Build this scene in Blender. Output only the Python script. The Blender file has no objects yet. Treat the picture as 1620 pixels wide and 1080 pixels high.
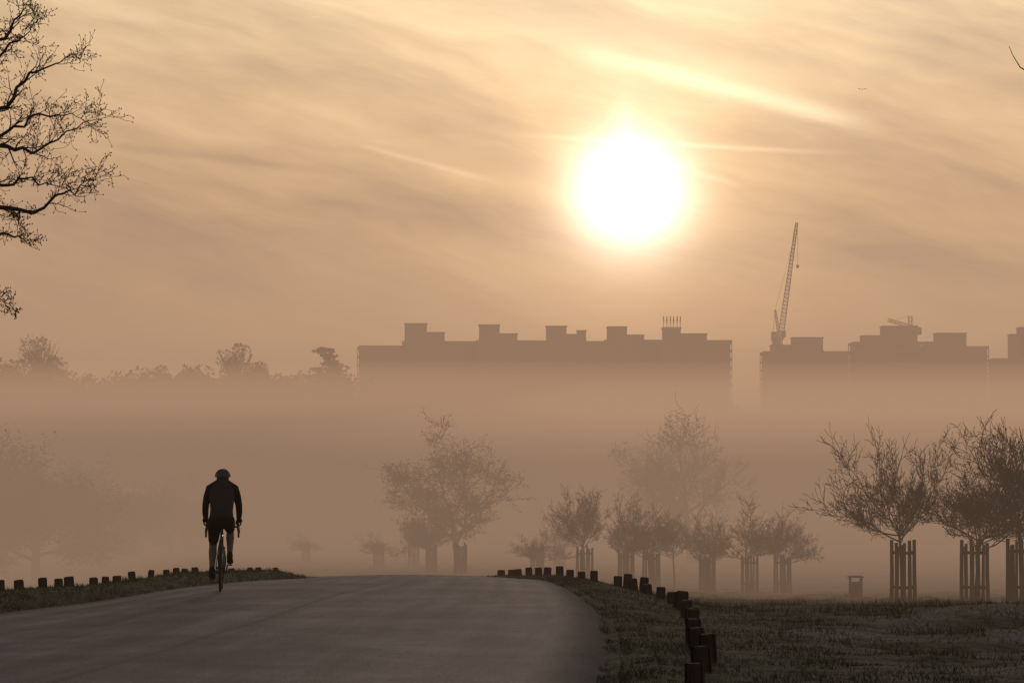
import bpy, math, random
import numpy as np
from mathutils import Vector, noise, Matrix
R=math.radians
scene=bpy.context.scene
COL=scene.collection
scene.view_settings.view_transform='Standard'
scene.view_settings.look='None'
scene.view_settings.exposure=0

def lin(r,g,b):
    f=lambda c:(c/255/12.92) if c/255<=0.04045 else ((c/255+0.055)/1.055)**2.4
    return (f(r),f(g),f(b),1)

# ---------------------------------------------------------------- materials
class S:
    nt=None
    def __init__(s,sock): s.s=sock
    def __add__(a,b): return M('ADD',a,b)
    def __radd__(a,b): return M('ADD',b,a)
    def __sub__(a,b): return M('SUBTRACT',a,b)
    def __rsub__(a,b): return M('SUBTRACT',b,a)
    def __mul__(a,b): return M('MULTIPLY',a,b)
    def __rmul__(a,b): return M('MULTIPLY',b,a)
    def __truediv__(a,b): return M('DIVIDE',a,b)
def put(inp,v):
    if isinstance(v,S): S.nt.links.new(v.s,inp)
    else: inp.default_value=v
def M(op,*a):
    n=S.nt.nodes.new('ShaderNodeMath'); n.operation=op
    for i,v in enumerate(a): put(n.inputs[i],v)
    return S(n.outputs[0])
def gauss(d,w):
    q=d/w
    return M('EXPONENT',(q*q)*-1.0)
def sstep(x,a,b):
    n=S.nt.nodes.new('ShaderNodeMapRange'); n.interpolation_type='SMOOTHSTEP'
    put(n.inputs[0],x); n.inputs[1].default_value=a; n.inputs[2].default_value=b
    n.inputs[3].default_value=0; n.inputs[4].default_value=1
    return S(n.outputs[0])
def vec(x,y,z=0.0):
    n=S.nt.nodes.new('ShaderNodeCombineXYZ')
    put(n.inputs[0],x);put(n.inputs[1],y);put(n.inputs[2],z)
    return S(n.outputs[0])
def tnoise(v,scale=1.0,detail=4,rough=.5,dist=0.0):
    n=S.nt.nodes.new('ShaderNodeTexNoise'); put(n.inputs['Vector'],v)
    n.inputs['Scale'].default_value=scale;n.inputs['Detail'].default_value=detail
    n.inputs['Roughness'].default_value=rough;n.inputs['Distortion'].default_value=dist
    return S(n.outputs[0])
def ramp(x,stops):
    n=S.nt.nodes.new('ShaderNodeValToRGB'); put(n.inputs[0],x)
    el=n.color_ramp.elements
    while len(el)<len(stops): el.new(0.5)
    for e,(p,c) in zip(el,stops): e.position=p; e.color=c
    return S(n.outputs[0])
def mixc(f,a,b,mode='MIX'):
    n=S.nt.nodes.new('ShaderNodeMix'); n.data_type='RGBA'; n.blend_type=mode; n.clamp_result=False
    put(n.inputs[0],f)
    put(n.inputs[6],a);put(n.inputs[7],b)
    return S(n.outputs[2])
def scalec(c,f):
    n=S.nt.nodes.new('ShaderNodeVectorMath'); n.operation='SCALE'
    if isinstance(c,S): S.nt.links.new(c.s,n.inputs[0])
    else: n.inputs[0].default_value=c[:3]
    put(n.inputs[3],f); return S(n.outputs[0])
def addc(a,b):
    n=S.nt.nodes.new('ShaderNodeVectorMath'); n.operation='ADD'
    S.nt.links.new(a.s,n.inputs[0]); S.nt.links.new(b.s,n.inputs[1]); return S(n.outputs[0])

def mat(name,c1,c2=None,scale=8,rough=.8,spec=.2,bump=0.0,bscale=None,stretch=(1,1,1),metal=0,plain=False):
    m=bpy.data.materials.new(name); m.use_nodes=True
    nt=m.node_tree; S.nt=nt
    b=nt.nodes['Principled BSDF']
    b.inputs['Roughness'].default_value=rough
    b.inputs['Specular IOR Level'].default_value=spec
    b.inputs['Metallic'].default_value=metal
    tc=nt.nodes.new('ShaderNodeTexCoord')
    mp=nt.nodes.new('ShaderNodeMapping'); mp.inputs['Scale'].default_value=stretch
    nt.links.new(tc.outputs['Object'],mp.inputs[0])
    v=S(mp.outputs[0])
    c2=c2 or tuple(x*.6 for x in c1[:3])+(1,)
    n=tnoise(v,scale,1 if plain else 4,.6)
    c=ramp(n,[(.3,tuple(c2[:3])+(1,)),(.7,tuple(c1[:3])+(1,))])
    nt.links.new(c.s,b.inputs['Base Color'])
    if bump:
        bp=nt.nodes.new('ShaderNodeBump'); bp.inputs['Strength'].default_value=bump
        bp.inputs['Distance'].default_value=.02
        put(bp.inputs['Height'],tnoise(v,bscale or scale*3,3,.65))
        nt.links.new(bp.outputs[0],b.inputs['Normal'])
    return m
def diffmat(name,c1,c2,scale):
    m=bpy.data.materials.new(name); m.use_nodes=True; nt=m.node_tree; S.nt=nt; nt.nodes.clear()
    out=nt.nodes.new('ShaderNodeOutputMaterial'); d=nt.nodes.new('ShaderNodeBsdfDiffuse')
    tc=nt.nodes.new('ShaderNodeTexCoord')
    c=ramp(tnoise(S(tc.outputs['Object']),scale,1,.5),[(.3,tuple(c2)+(1,)),(.7,tuple(c1)+(1,))])
    nt.links.new(c.s,d.inputs[0]); nt.links.new(d.outputs[0],out.inputs[0]); return m
M_bark=mat('bark',(.05,.04,.03),(.025,.02,.015),6,.95,.05,.5,30,(1,1,.3))
M_twig=diffmat('twig',(.045,.035,.028),(.025,.02,.016),6)
M_wood=mat('weathered_wood',(.05,.037,.03),(.02,.016,.013),5,.85,.1,.6,20,(1,1,.2))
M_wall=mat('concrete_wall',(.2,.17,.15),(.13,.11,.1),.15,.9,.1)
M_plant=mat('roof_concrete',(.16,.14,.12),(.1,.09,.08),.3,.9,.1)
M_steel=mat('crane_steel',(.2,.15,.1),(.12,.09,.07),.5,.7,.2)
M_wooddist=diffmat('distant_wood_foliage',(.06,.055,.04),(.03,.03,.022),.1)
M_black=mat('black_fabric',(.013,.012,.013),(.008,.008,.008),20,.85,.1)
M_vest=mat('grey_fabric',(.026,.026,.029),(.018,.018,.02),14,.85,.1)
M_skin=mat('skin_in_tights',(.11,.085,.09),(.08,.065,.07),12,.7,.2)
M_shell=mat('helmet_shell',(.05,.05,.055),(.01,.01,.01),9,.5,.3,0,None,(1,.15,.3))
M_rub=mat('rubber',(.015,.015,.015),(.01,.01,.01),20,.8,.2)
M_alu=mat('aluminium',(.1,.1,.1),(.07,.07,.07),20,.5,.5,0,None,(1,1,1),.8)
M_frame=mat('painted_frame',(.04,.04,.045),(.03,.03,.03),20,.35,.5)
M_bird=mat('feathers',(.02,.02,.02),(.01,.01,.01),20,.9,.1)

# ---------------------------------------------------------------- mesh accumulator
class Acc:
    def __init__(s): s.v=[]; s.f=[]
    def tube(s,pts,rad,sides=5,cap=True,right=None):
        pts=[Vector(p) for p in pts]; n=len(pts); base=len(s.v)
        prev=None
        for i,p in enumerate(pts):
            d=(pts[min(i+1,n-1)]-pts[max(i-1,0)])
            if d.length<1e-9: d=Vector((0,0,1))
            d.normalize()
            if right is not None:
                a=Vector(right); a=(a-d*a.dot(d)).normalized()
            elif prev is None:
                a=d.orthogonal().normalized()
            else:
                a=prev-d*prev.dot(d)
                a=a.normalized() if a.length>1e-6 else d.orthogonal().normalized()
            prev=a; b=d.cross(a)
            r=rad[i]; rx,ry=(r if isinstance(r,tuple) else (r,r))
            for k in range(sides):
                t=2*math.pi*k/sides
                s.v.append(tuple(p+a*(math.cos(t)*rx)+b*(math.sin(t)*ry)))
        for i in range(n-1):
            for k in range(sides):
                k2=(k+1)%sides
                s.f.append((base+i*sides+k,base+i*sides+k2,base+(i+1)*sides+k2,base+(i+1)*sides+k))
        if cap:
            s.f.append(tuple(base+k for k in reversed(range(sides))))
            s.f.append(tuple(base+(n-1)*sides+k for k in range(sides)))
    def limb(s,pts,rad,sides=12,right=None):
        pts=[Vector(p) for p in pts]
        r0=rad[0];r1=rad[-1]
        g=lambda r,k:(r[0]*k,r[1]*k) if isinstance(r,tuple) else r*k
        m=lambda r:min(r) if isinstance(r,tuple) else r
        d0=(pts[0]-pts[1]).normalized(); d1=(pts[-1]-pts[-2]).normalized()
        P=[pts[0]+d0*m(r0)*.98,pts[0]+d0*m(r0)*.8,pts[0]+d0*m(r0)*.45]+pts+[pts[-1]+d1*m(r1)*.45,pts[-1]+d1*m(r1)*.8,pts[-1]+d1*m(r1)*.98]
        Q=[g(r0,.2),g(r0,.6),g(r0,.88)]+list(rad)+[g(r1,.88),g(r1,.6),g(r1,.2)]
        s.tube(P,Q,sides,True,right)
    def box(s,c,d,rot=0.0,tilt=None):
        b=len(s.v); cx,cy,cz=c; dx,dy,dz=d[0]/2,d[1]/2,d[2]/2
        mt=Matrix.Rotation(rot,3,'Z')
        if tilt: mt=mt@Matrix.Rotation(tilt,3,'Y')
        for x,y,z in [(-1,-1,-1),(1,-1,-1),(1,1,-1),(-1,1,-1),(-1,-1,1),(1,-1,1),(1,1,1),(-1,1,1)]:
            p=mt@Vector((x*dx,y*dy,z*dz)); s.v.append((p.x+cx,p.y+cy,p.z+cz))
        for f in [(0,3,2,1),(4,5,6,7),(0,1,5,4),(1,2,6,5),(2,3,7,6),(3,0,4,7)]:
            s.f.append(tuple(b+i for i in f))
    def ellipsoid(s,c,r,nu=16,nv=10):
        b=len(s.v); c=Vector(c)
        for j in range(nv+1):
            ph=-math.pi/2+math.pi*j/nv
            ph=max(-1.45,min(1.45,ph))
            for i in range(nu):
                th=2*math.pi*i/nu
                s.v.append((c.x+r[0]*math.cos(ph)*math.cos(th),c.y+r[1]*math.cos(ph)*math.sin(th),c.z+r[2]*math.sin(ph)))
        for j in range(nv):
            for i in range(nu):
                i2=(i+1)%nu
                s.f.append((b+j*nu+i,b+j*nu+i2,b+(j+1)*nu+i2,b+(j+1)*nu+i))
        s.f.append(tuple(b+i for i in reversed(range(nu))))
        s.f.append(tuple(b+nv*nu+i for i in range(nu)))
    def tri(s,p,size,rng):
        b=len(s.v); p=Vector(p)
        for k in range(3):
            s.v.append((p.x+rng.uniform(-size,size),p.y+rng.uniform(-size,size),p.z+rng.uniform(-size,size)))
        s.f.append((b,b+1,b+2))
    def mesh(s,name,m,smooth=False):
        me=bpy.data.meshes.new(name); me.from_pydata(s.v,[],s.f); me.materials.append(m)
        if smooth: me.polygons.foreach_set('use_smooth',[True]*len(me.polygons))
        me.update(); return me
def obj(name,me,parent=None,loc=None):
    o=bpy.data.objects.new(name,me); COL.objects.link(o)
    if loc: o.location=loc
    if parent: o.parent=parent
    return o
def empty(name,loc=(0,0,0)):
    o=bpy.data.objects.new(name,None); o.empty_display_size=.3; COL.objects.link(o); o.location=loc; return o
def tag(o,label,cat,group=None):
    o['label']=label;o['category']=cat
    if group:o['group']=group
    return o
def instance(children,name,loc,rot=0,scale=(1,1,1)):
    e=empty(name,loc); e.rotation_euler=(0,0,rot); e.scale=scale
    for c in children:
        k=c.copy(); COL.objects.link(k); k.parent=e
    return e

# ---------------------------------------------------------------- terrain
YS=[-200,0,22,40,43,48,52,55,57,60,65,87,110,135,180,250,400,550,700,800,950,1100,1500,4500]
ZC=[0,0,0,.02,.0,-.08,-.22,-.27,-.34,-.47,-.72,-1.6,-2.4,-3.25,-4.1,-5.5,-8,-6,8,16,22,25,22,15]
ZR=[0,0,-.02,-.26,-.34,-.56,-.74,-.87,-.96,-1.1,-1.3,-2.13,-2.9,-3.7,-4.7,-6,-8,-6,8,16,22,25,22,15]
ZL=[0,0,0,-.06,-.10,-.26,-.42,-.55,-.65,-.8,-1.05,-2.3,-3.4,-4.5,-5.8,-7.5,-9,-6,8,16,22,25,22,15]
def sm(t): t=max(0,min(1,t)); return t*t*(3-2*t)
XLy=[-60,0,22,30,36,43,48,55,60,70,85]; XLx=[-10,-9.3,-8,-7,-6.3,-4.85,-4.25,-3.8,-4.4,-7,-12.5]
XRy=[-60,0,22,29,36,43,48,52,57,62,70,85]; XRx=[.2,.3,.72,1.0,1.14,.88,.6,.3,-.5,-1.5,-3.6,-8.5]
def spl(ys,xs):
    Y=np.arange(-60,85.01,.25); X=np.interp(Y,ys,xs)
    k=np.hanning(17); k/=k.sum()
    Xp=np.pad(X,8,mode='edge'); X=np.convolve(Xp,k,'valid'); return Y,X
TL=spl(XLy,XLx); TR=spl(XRy,XRx)
def XL(y): return float(np.interp(y,*TL))
def XR(y): return float(np.interp(y,*TR))
_Y=np.arange(-200,4500,1.0)
def smt(z):
    Z=np.interp(_Y,YS,z); k=np.hanning(9);k/=k.sum(); return np.convolve(np.pad(Z,4,mode='edge'),k,'valid')
TC_,TRR,TLL=smt(ZC),smt(ZR),smt(ZL)
def zt(x,y):
    q=x/max(y,30)*48
    c=float(np.interp(y,_Y,TC_))
    if q>0.6: c+= (float(np.interp(y,_Y,TRR))-c)*sm((q-.6)/3.2)
    elif q<-5.2: c+= (float(np.interp(y,_Y,TLL))-c)*sm((-5.2-q)/2.2)
    if -60<y<70:
        dl=XL(y)-x
        if 0<dl<5: c+=.14*sm(dl/.8)*sm((3.4-dl)/2.4)
        dr=x-XR(y)
        if 0<dr<3: c+=.05*sm(dr/.5)*sm((3-dr)/2)
    if y>500: c+= 3*noise.noise((x*.004,y*.004,3.3))*min(1,(y-500)/200)
    return c
def bump(x,y):
    if 0<y<200:
        if XL(y)-.1<x<XR(y)+.1 and y<84: return -.03
        d=1.0
        if y<84: d=sm(max(XL(y)-x,x-XR(y))/.8)
        k=.06 if x>3 else .025
        return d*k*(noise.noise((x*1.3,y*.9,0))+.6*noise.noise((x*3.1,y*2.3,5)))+.2*d*sm((x-2.8)/3)*(noise.noise((x*.35,y*.22,9))+.5*noise.noise((x*.9,y*.5,4)))
    return 0
def axis(dense0,dense1,step,lo,hi,g=1.09):
    a=list(np.arange(dense0,dense1,step)); s=step; v=dense1
    while v<hi: a.append(v); s*=g; v+=s
    a.append(hi); s=step; v=dense0-step
    while v>lo: a.insert(0,v); s*=g; v-=s
    a.insert(0,lo); return a
gx=axis(-13,18,.2,-3500,3500); gy=axis(19,95,.28,-250,4300,1.07)
V=[(x,y,zt(x,y)+bump(x,y)) for y in gy for x in gx]
nx=len(gx); F=[(j*nx+i,j*nx+i+1,(j+1)*nx+i+1,(j+1)*nx+i) for j in range(len(gy)-1) for i in range(nx-1)]
mg=bpy.data.materials.new('frosty_grass_ground'); mg.use_nodes=True; nt=mg.node_tree; S.nt=nt
b=nt.nodes['Principled BSDF']; b.inputs['Roughness'].default_value=1; b.inputs['Specular IOR Level'].default_value=.05
tc=nt.nodes.new('ShaderNodeTexCoord'); P=S(tc.outputs['Object'])
sx=nt.nodes.new('ShaderNodeSeparateXYZ'); nt.links.new(tc.outputs['Object'],sx.inputs[0]); PX=S(sx.outputs[0])
n1=tnoise(P,.35,3,.6); n2=tnoise(P,3.5,3,.7); n3=tnoise(P,22,2,.7)
c=ramp(n2,[(.3,(.036,.038,.022,1)),(.5,(.06,.06,.038,1)),(.68,(.10,.096,.068,1))])
c2=ramp(n3,[(.35,(.06,.051,.042,1)),(.7,(.22,.19,.17,1))])
c=mixc(sstep(n1,.42,.6)*sstep(PX,1.8,4.0),c,c2)
nt.links.new(c.s,b.inputs['Base Color'])
bp=nt.nodes.new('ShaderNodeBump'); bp.inputs['Strength'].default_value=.9; bp.inputs['Distance'].default_value=.06
put(bp.inputs['Height'],n2); nt.links.new(bp.outputs[0],b.inputs['Normal'])
a=Acc(); a.v=V;a.f=F
g=obj('ground',a.mesh('ground',mg,True)); g['kind']='structure'; g['label']='frosty winter parkland grass sloping into a valley'

# road
mr=bpy.data.materials.new('asphalt'); mr.use_nodes=True; nt=mr.node_tree; S.nt=nt
b=nt.nodes['Principled BSDF']; b.inputs['Roughness'].default_value=.74; b.inputs['Specular IOR Level'].default_value=.32
uv=nt.nodes.new('ShaderNodeUVMap'); sx=nt.nodes.new('ShaderNodeSeparateXYZ'); nt.links.new(uv.outputs[0],sx.inputs[0])
U=S(sx.outputs[0]);W=S(sx.outputs[1])
tc=nt.nodes.new('ShaderNodeTexCoord'); P=S(tc.outputs['Object'])
fine=tnoise(P,30,3,.9); big=tnoise(P,.6,4,.6); strk=tnoise(vec(U*18,W*.10),1,3,.6)
f=fine*.45+big*.27+strk*.28
seam=gauss(U-.52-(tnoise(vec(0.0,W*.15),1,1)-.5)*.03,.005)
crack=gauss(big-.5,.005)*sstep(strk,.48,.6)
c=ramp(f,[(.40,(.055,.041,.044,1)),(.5,(.118,.092,.094,1)),(.60,(.22,.178,.178,1))])
c=mixc(seam*.6+crack*.5,c,(.033,.027,.028,1))
edge=sstep(M('ABSOLUTE',U-.5)+(big-.5)*.06,.42,.5)
c=mixc(edge*.85,c,(.035,.029,.024,1))
nt.links.new(c.s,b.inputs['Base Color'])
rgh=edge*.25+.74; put(b.inputs['Roughness'],rgh)
bp=nt.nodes.new('ShaderNodeBump'); bp.inputs['Strength'].default_value=1; bp.inputs['Distance'].default_value=.025
put(bp.inputs['Height'],fine+big*2.0); nt.links.new(bp.outputs[0],b.inputs['Normal'])
a=Acc(); uvs=[]
ry=list(np.arange(-60,84,.4)); NT=40
for y in ry:
    l,r=XL(y),XR(y)
    for k in range(NT+1):
        t=k/NT; wob=(.08*noise.noise((0,y*.8,7))+.05*noise.noise((3,y*2.1,7)))*(1 if k in(0,NT) else 0)
        x=l+(r-l)*t+wob
        z=zt(x,y)+.02+.05*(1-(2*t-1)**2)
        if k in(0,NT): z-=.05
        a.v.append((x,y,z)); uvs.append((t,y))
for j in range(len(ry)-1):
    for k in range(NT):
        q=j*(NT+1)+k; a.f.append((q,q+1,q+NT+2,q+NT+1))
me=a.mesh('road',mr,True); ul=me.uv_layers.new(name='UVMap')
li=np.zeros(len(me.loops),dtype=np.int32); me.loops.foreach_get('vertex_index',li)
ul.data.foreach_set('uv',np.array(uvs)[li].astype(np.float32).ravel())
o=obj('road',me); o['kind']='structure'; o['label']='grey asphalt park road curving over a crest'

# grass blades
rng=np.random.default_rng(5)
def blades(n,xf,y0,y1,hmin,hmax,wid,thr=None,pw=1.3):
    y=y0+(y1-y0)*rng.random(n)**pw
    x=np.array([xf(yy) for yy in y])
    vs=[]
    for i in range(n):
        dens=noise.noise((x[i]*1.6,y[i]*1.1,2))
        if thr is not None:
            dens=noise.noise((x[i]*1.1,y[i]*.7,12))
            if dens<thr: continue
        z=zt(x[i],y[i])+bump(x[i],y[i])-.01
        h=(hmin+(hmax-hmin)*rng.random())*(1+1.2*dens)
        if h<.012: h=.012
        a_=rng.random()*6.28; w=wid*(.6+rng.random()); dx,dy=math.cos(a_)*w,math.sin(a_)*w
        lx,ly=(rng.random()-.5)*h*1.4,(rng.random()-.5)*h*1.4
        vs.append([(x[i]-dx,y[i]-dy,z),(x[i]+dx,y[i]+dy,z),(x[i]+lx,y[i]+ly,z+h)])
    return np.array(vs,dtype=np.float32)
B=[blades(46000,lambda y:XR(y)-.08+(rng.random()**1.5)*3.2,20,66,.015,.05,.005),
   blades(34000,lambda y:XR(y)+1.5+rng.random()*(3+y*.16),20,95,.02,.06,.007),
   blades(60000,lambda y:XR(y)+2.4+rng.random()*(2+y*.17),26,100,.04,.12,.007,.14,1.0),
   blades(34000,lambda y:XL(y)+.08-(rng.random()**1.3)*4.5,26,66,.025,.075,.007)]
B=np.concatenate(B); n=len(B)
me=bpy.data.meshes.new('grass'); me.vertices.add(n*3); me.vertices.foreach_set('co',B.ravel())
me.loops.add(n*3); me.loops.foreach_set('vertex_index',np.arange(n*3,dtype=np.int32))
me.polygons.add(n); me.polygons.foreach_set('loop_start',np.arange(0,n*3,3,dtype=np.int32))
me.update(calc_edges=True)
me.materials.append(diffmat('grass_blades',(.105,.10,.064),(.05,.05,.03),1.5))
o=obj('grass',me); o['kind']='stuff'; o['label']='short frosty grass and tufts on the verges and field'

# ---------------------------------------------------------------- bollards
def post_mesh(h,w,seed):
    r=random.Random(seed); a=Acc(); c=.018
    def ring(z,k):
        s_=[]
        for sx_,sy_ in[(-1,-1),(1,-1),(1,1),(-1,1)]:
            for (p,q) in ([(1,1-.25),(1-.25,1)] if sx_*sy_<0 else [(1-.25,1),(1,1-.25)]):
                s_.append((sx_*p*k*w/2+r.uniform(-.002,.002),sy_*q*k*w/2+r.uniform(-.002,.002),z+r.uniform(-.003,.003)))
        return s_
    rs=[ring(-.25,1),ring(h*.4,1.0),ring(h-c,.99),ring(h,.82)]
    for q in rs:
        a.v+=q
    for i in range(3):
        for k in range(8):
            k2=(k+1)%8; a.f.append((i*8+k,i*8+k2,i*8+8+k2,i*8+8+k))
    a.f.append(tuple(24+k for k in range(8)))
    return a.mesh('post',M_wood)
PM=[post_mesh(.22,.14,i) for i in range(4)]; PL=[post_mesh(.19,.12,i+9) for i in range(4)]
rr=random.Random(3)
right_posts=[(1.42,21.8),(1.62,23.4),(1.70,25.2),(1.76,27),(1.84,29),(1.98,31.4),(2.08,33.8),(2.17,35.8),(2.25,37.8),(2.27,39.2),(2.27,41.0),(2.22,43.0),(2.16,44.8),(2.10,46.2),(2.03,47.6),(1.95,48.8),(1.82,50.2),(1.50,52.3),(1.34,54),(1.14,55.6),(.94,56.9),(.76,58),(.54,58.9),(.38,59.7),(.15,60.5),(-.02,61.2),(-.27,61.8)]
for i,(x,y) in enumerate(right_posts):
    x+=rr.uniform(-.05,.05); y+=rr.uniform(-.35,.35)
    o=obj('bollard',PM[i%4],None,(x,y,zt(x,y))); o.rotation_euler=(rr.uniform(-.07,.07),rr.uniform(-.08,.08),rr.uniform(-.4,.4))
    o.scale=(1,1,rr.uniform(.75,1.2)*(1 if y<50 else .85)); tag(o,'short square weathered wooden bollard on the grass verge','bollard','wooden bollards along the road')
lp=[(4,41.9),(33,42.6),(70,43.2),(95,43.7),(112,44.4),(150,45.2),(168,46.2),(187,47.2),(211,48.3),(240,49.4),(265,50.3),(280,51),(293,51.6),(310,52.2),(338,53.3),(352,53.8),(368,54.2),(396,55),(410,55.4),(437,56.2)]
for i,(u,y) in enumerate(lp):
    x=(u-810)/4500*y
    o=obj('bollard',PL[i%4],None,(x,y,zt(x,y)-.02)); o.rotation_euler=(rr.uniform(-.06,.06),rr.uniform(-.08,.08),rr.uniform(-.3,.3))
    sh=1 if y<49 else max(.5,1-(y-49)*.08)
    o.scale=((.6+.4*sh)*rr.uniform(.85,1.1),1,rr.uniform(.8,1.15)*sh); tag(o,'short square weathered wooden bollard on the grass verge','bollard','wooden bollards along the road')

# ---------------------------------------------------------------- trees
def grow(acc,rng,p,d,L,r,lv,P,twigacc,tips):
    n=P['seg'][lv]; pts=[p.copy()]; rad=[r]; d=d.normalized()
    dirs=[d.copy()]; wx,wy=P.get('wind',(0,0))
    for i in range(n):
        j=P['jit'][lv]
        d=(d+Vector((rng.gauss(0,j)+wx*(lv>0),rng.gauss(0,j)+wy*(lv>0),rng.gauss(0,j)+P['up'][lv]))).normalized()
        if d.z<P.get('zmin',-9) and 0<lv<4: d.z=P['zmin']+rng.uniform(0,.2); d.normalize()
        p=p+d*(L/n); pts.append(p.copy()); dirs.append(d.copy())
        rad.append(max(P['rmin'],r*(1-(1-P['tap'])*(i+1)/n)))
    tgt=acc if lv<P['split'] else twigacc
    tgt.tube(pts,rad,P['sides'][lv],cap=(lv==0))
    if lv+1>=len(P['num']):
        tips.append(pts[-1]); return
    k=P['num'][lv+1]
    for c in range(k):
        t=P['t0'][lv]+(1-P['t0'][lv])*((c+rng.random())/k)
        if c==k-1: t=1
        i=min(int(t*n),n-1); f=t*n-i
        q=pts[i].lerp(pts[i+1],f); dd=dirs[i+1]
        ang=R(P['ang'][lv+1]*rng.uniform(.55,1.25)) * (.35 if c==k-1 else 1)
        az=c*2.4+rng.uniform(-.6,.6)
        o1=dd.orthogonal().normalized(); o2=dd.cross(o1)
        nd=dd*math.cos(ang)+(o1*math.cos(az)+o2*math.sin(az))*math.sin(ang)
        rr_=rad[i]*(1-f)+rad[i+1]*f
        grow(acc,rng,q,nd,L*P['lr'][lv+1]*rng.uniform(.65,1.2),max(P['rmin'],rr_*P['rr']),lv+1,P,twigacc,tips)
HAW=dict(seg=[4,5,4,4,3,2],jit=[.05,.12,.17,.2,.22,.24],up=[.05,.03,.07,.08,.08,.06],tap=.5,rmin=.0082,num=[1,12,6,5,4,3],t0=[.82,.25,.2,.2,.2],zmin=.02,
  ang=[0,60,44,42,42,42],lr=[1,.80,.56,.54,.58,.6],rr=.58,sides=[8,5,4,3,3,3],split=1,wind=(-.025,0))
OAK=dict(seg=[5,6,5,5,4,3],jit=[.06,.16,.22,.26,.3,.3],up=[.03,.02,.03,.03,.02,.0],tap=.45,rmin=.012,num=[1,9,6,5,5,3],t0=[.45,.3,.25,.2,.2],
  ang=[0,68,50,48,50,52],lr=[1,.72,.6,.6,.6,.6],rr=.6,sides=[8,6,4,3,3,3],split=1)
OAKB=dict(OAK); OAKB.update(jit=[.04,.1,.15,.2,.24,.25],num=[1,14,6,5,4,3],t0=[.35,.3,.25,.2,.2],up=[.02,.03,.04,.04,.02,0],ang=[0,62,42,42,45,50])
def make_tree(seed,P,L,r,leaf=0,lsize=.06,lean=(0,0)):
    rng=random.Random(seed); A=Acc();T=Acc();tips=[]
    grow(A,rng,Vector((0,0,-.15)),Vector((lean[0],lean[1],1)),L,r,0,P,T,tips)
    if leaf:
        for q in tips:
            for _ in range(leaf):
                T.tri(q+Vector((rng.gauss(0,lsize*2),rng.gauss(0,lsize*2),rng.gauss(0,lsize*2))),lsize,rng)
    zs=sorted(v[2] for v in T.v); xs=sorted(v[0] for v in T.v)
    tr=bpy.data.objects.new('trunk',A.mesh('trunk',M_bark,True)); cr=bpy.data.objects.new('crown',T.mesh('crown',M_twig,True))
    return [tr,cr],zs[int(len(zs)*.999)],(xs[int(len(xs)*.993)]-xs[int(len(xs)*.007)])
haw=[make_tree(11,HAW,2.3,.085),make_tree(23,HAW,2.25,.08),make_tree(37,HAW,2.3,.085)]
def place_tree(kit,b,D,hpx,wpx,label,group=None,rot=0,name='tree'):
    x=b*D; ks,h,w=kit
    e=instance(ks,name,(x,D,zt(x,D)),rot,(wpx/w,wpx/w,hpx/h)); tag(e,label,'tree',group); return e
def guard_kit(seed):
    r=random.Random(seed); ks=[]
    W=.28
    for sx_,sy_ in[(-1,-1),(1,-1),(1,1),(-1,1)]:
        a=Acc(); h=1.80+r.uniform(-.06,.08)
        a.tube([(sx_*W,sy_*W,-.2),(sx_*W*.97+r.uniform(-.02,.02),sy_*W*.97,h*.5),(sx_*W*.95,sy_*W*.95,h)],[.062,.058,.052],8)
        ks.append(bpy.data.objects.new('post',a.mesh('post',M_wood)))
    for k in range(4):
        for t in((-.36,.36) if k%2==0 else (0,)):
            a=Acc(); ang=k*math.pi/2; c=Vector((t*W+r.uniform(-.02,.02),-(W+.03),.86+r.uniform(-.03,.03))); c.rotate(Matrix.Rotation(ang,3,'Z'))
            a.box(c,(.09,.022,1.66+r.uniform(-.1,.1)),ang,r.uniform(-.03,.03))
            ks.append(bpy.data.objects.new('slat',a.mesh('slat',M_wood)))
    for z in(.45,1.45):
        a=Acc()
        for k in range(4):
            ang=k*math.pi/2; c=Vector((0,-W,z+(k%2)*.03)); c.rotate(Matrix.Rotation(ang,3,'Z'))
            a.box(c,(2*W,.03,.07),ang)
        ks.append(bpy.data.objects.new('rail',a.mesh('rail',M_wood)))
    return ks
gk=[guard_kit(1),guard_kit(2)]
def place_guard(b,D,i=0,rot=.3,s=1,dz=0):
    x=b*D; e=instance(gk[i%2],'tree_guard',(x,D,zt(x,D)+dz),rot,(s,s,s))
    tag(e,'square slatted wooden guard around a young tree trunk','tree guard','wooden guards around the park trees'); return e
def bb(u): return (u-810)/4500
TG='young bare parkland trees'
for u,D,k,h,w,rot in[(1427,87,0,5.3,3.85,.3),(1540,87,1,5.1,3.7,5.9),(1614,84,2,5.5,3.9,.8)]:
    place_tree(haw[k],bb(u),D,h,w,'bare young tree with spreading twigs in a wooden guard',TG,rot); place_guard(bb(u),D,k,.12+k*.25,1.05)
def row(u,D,k,top,wpx,rot,gd,base):
    h=(base-top)/4500*D; w=wpx/4500*D
    place_tree(haw[k],bb(u),D,h,w*1.02,'bare young tree in a wooden guard, half lost in mist',TG,rot)
    if gd: place_guard(bb(u),D,k+int(u),rot*.2,.97)
for q in [(850,150,1,835,72,1,1,912),(925,132,2,772,95,5.2,1,926),(990,135,0,788,80,2.2,1,924),(1030,133,1,775,100,3.3,1,926),(1066,142,2,800,85,.7,0,924),(1118,134,0,812,75,1.9,1,935),(1185,134,1,782,105,4.4,1,934),(1237,134,2,815,90,2.9,1,935),
      (683,175,0,815,75,1,1,905),(600,200,1,845,45,2,1,902),(655,205,2,820,60,3,1,902),(885,200,2,830,60,3.5,1,905),(485,240,1,850,40,2,1,898)]: row(*q)
oakA=make_tree(5,OAK,4.2,.24,2,.08,(.02,0)); oakB=make_tree(8,OAKB,5.2,.3,1,.09); oakC=make_tree(14,OAKB,4.6,.3,4,.16)
MG='parkland trees in the mist'
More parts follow.
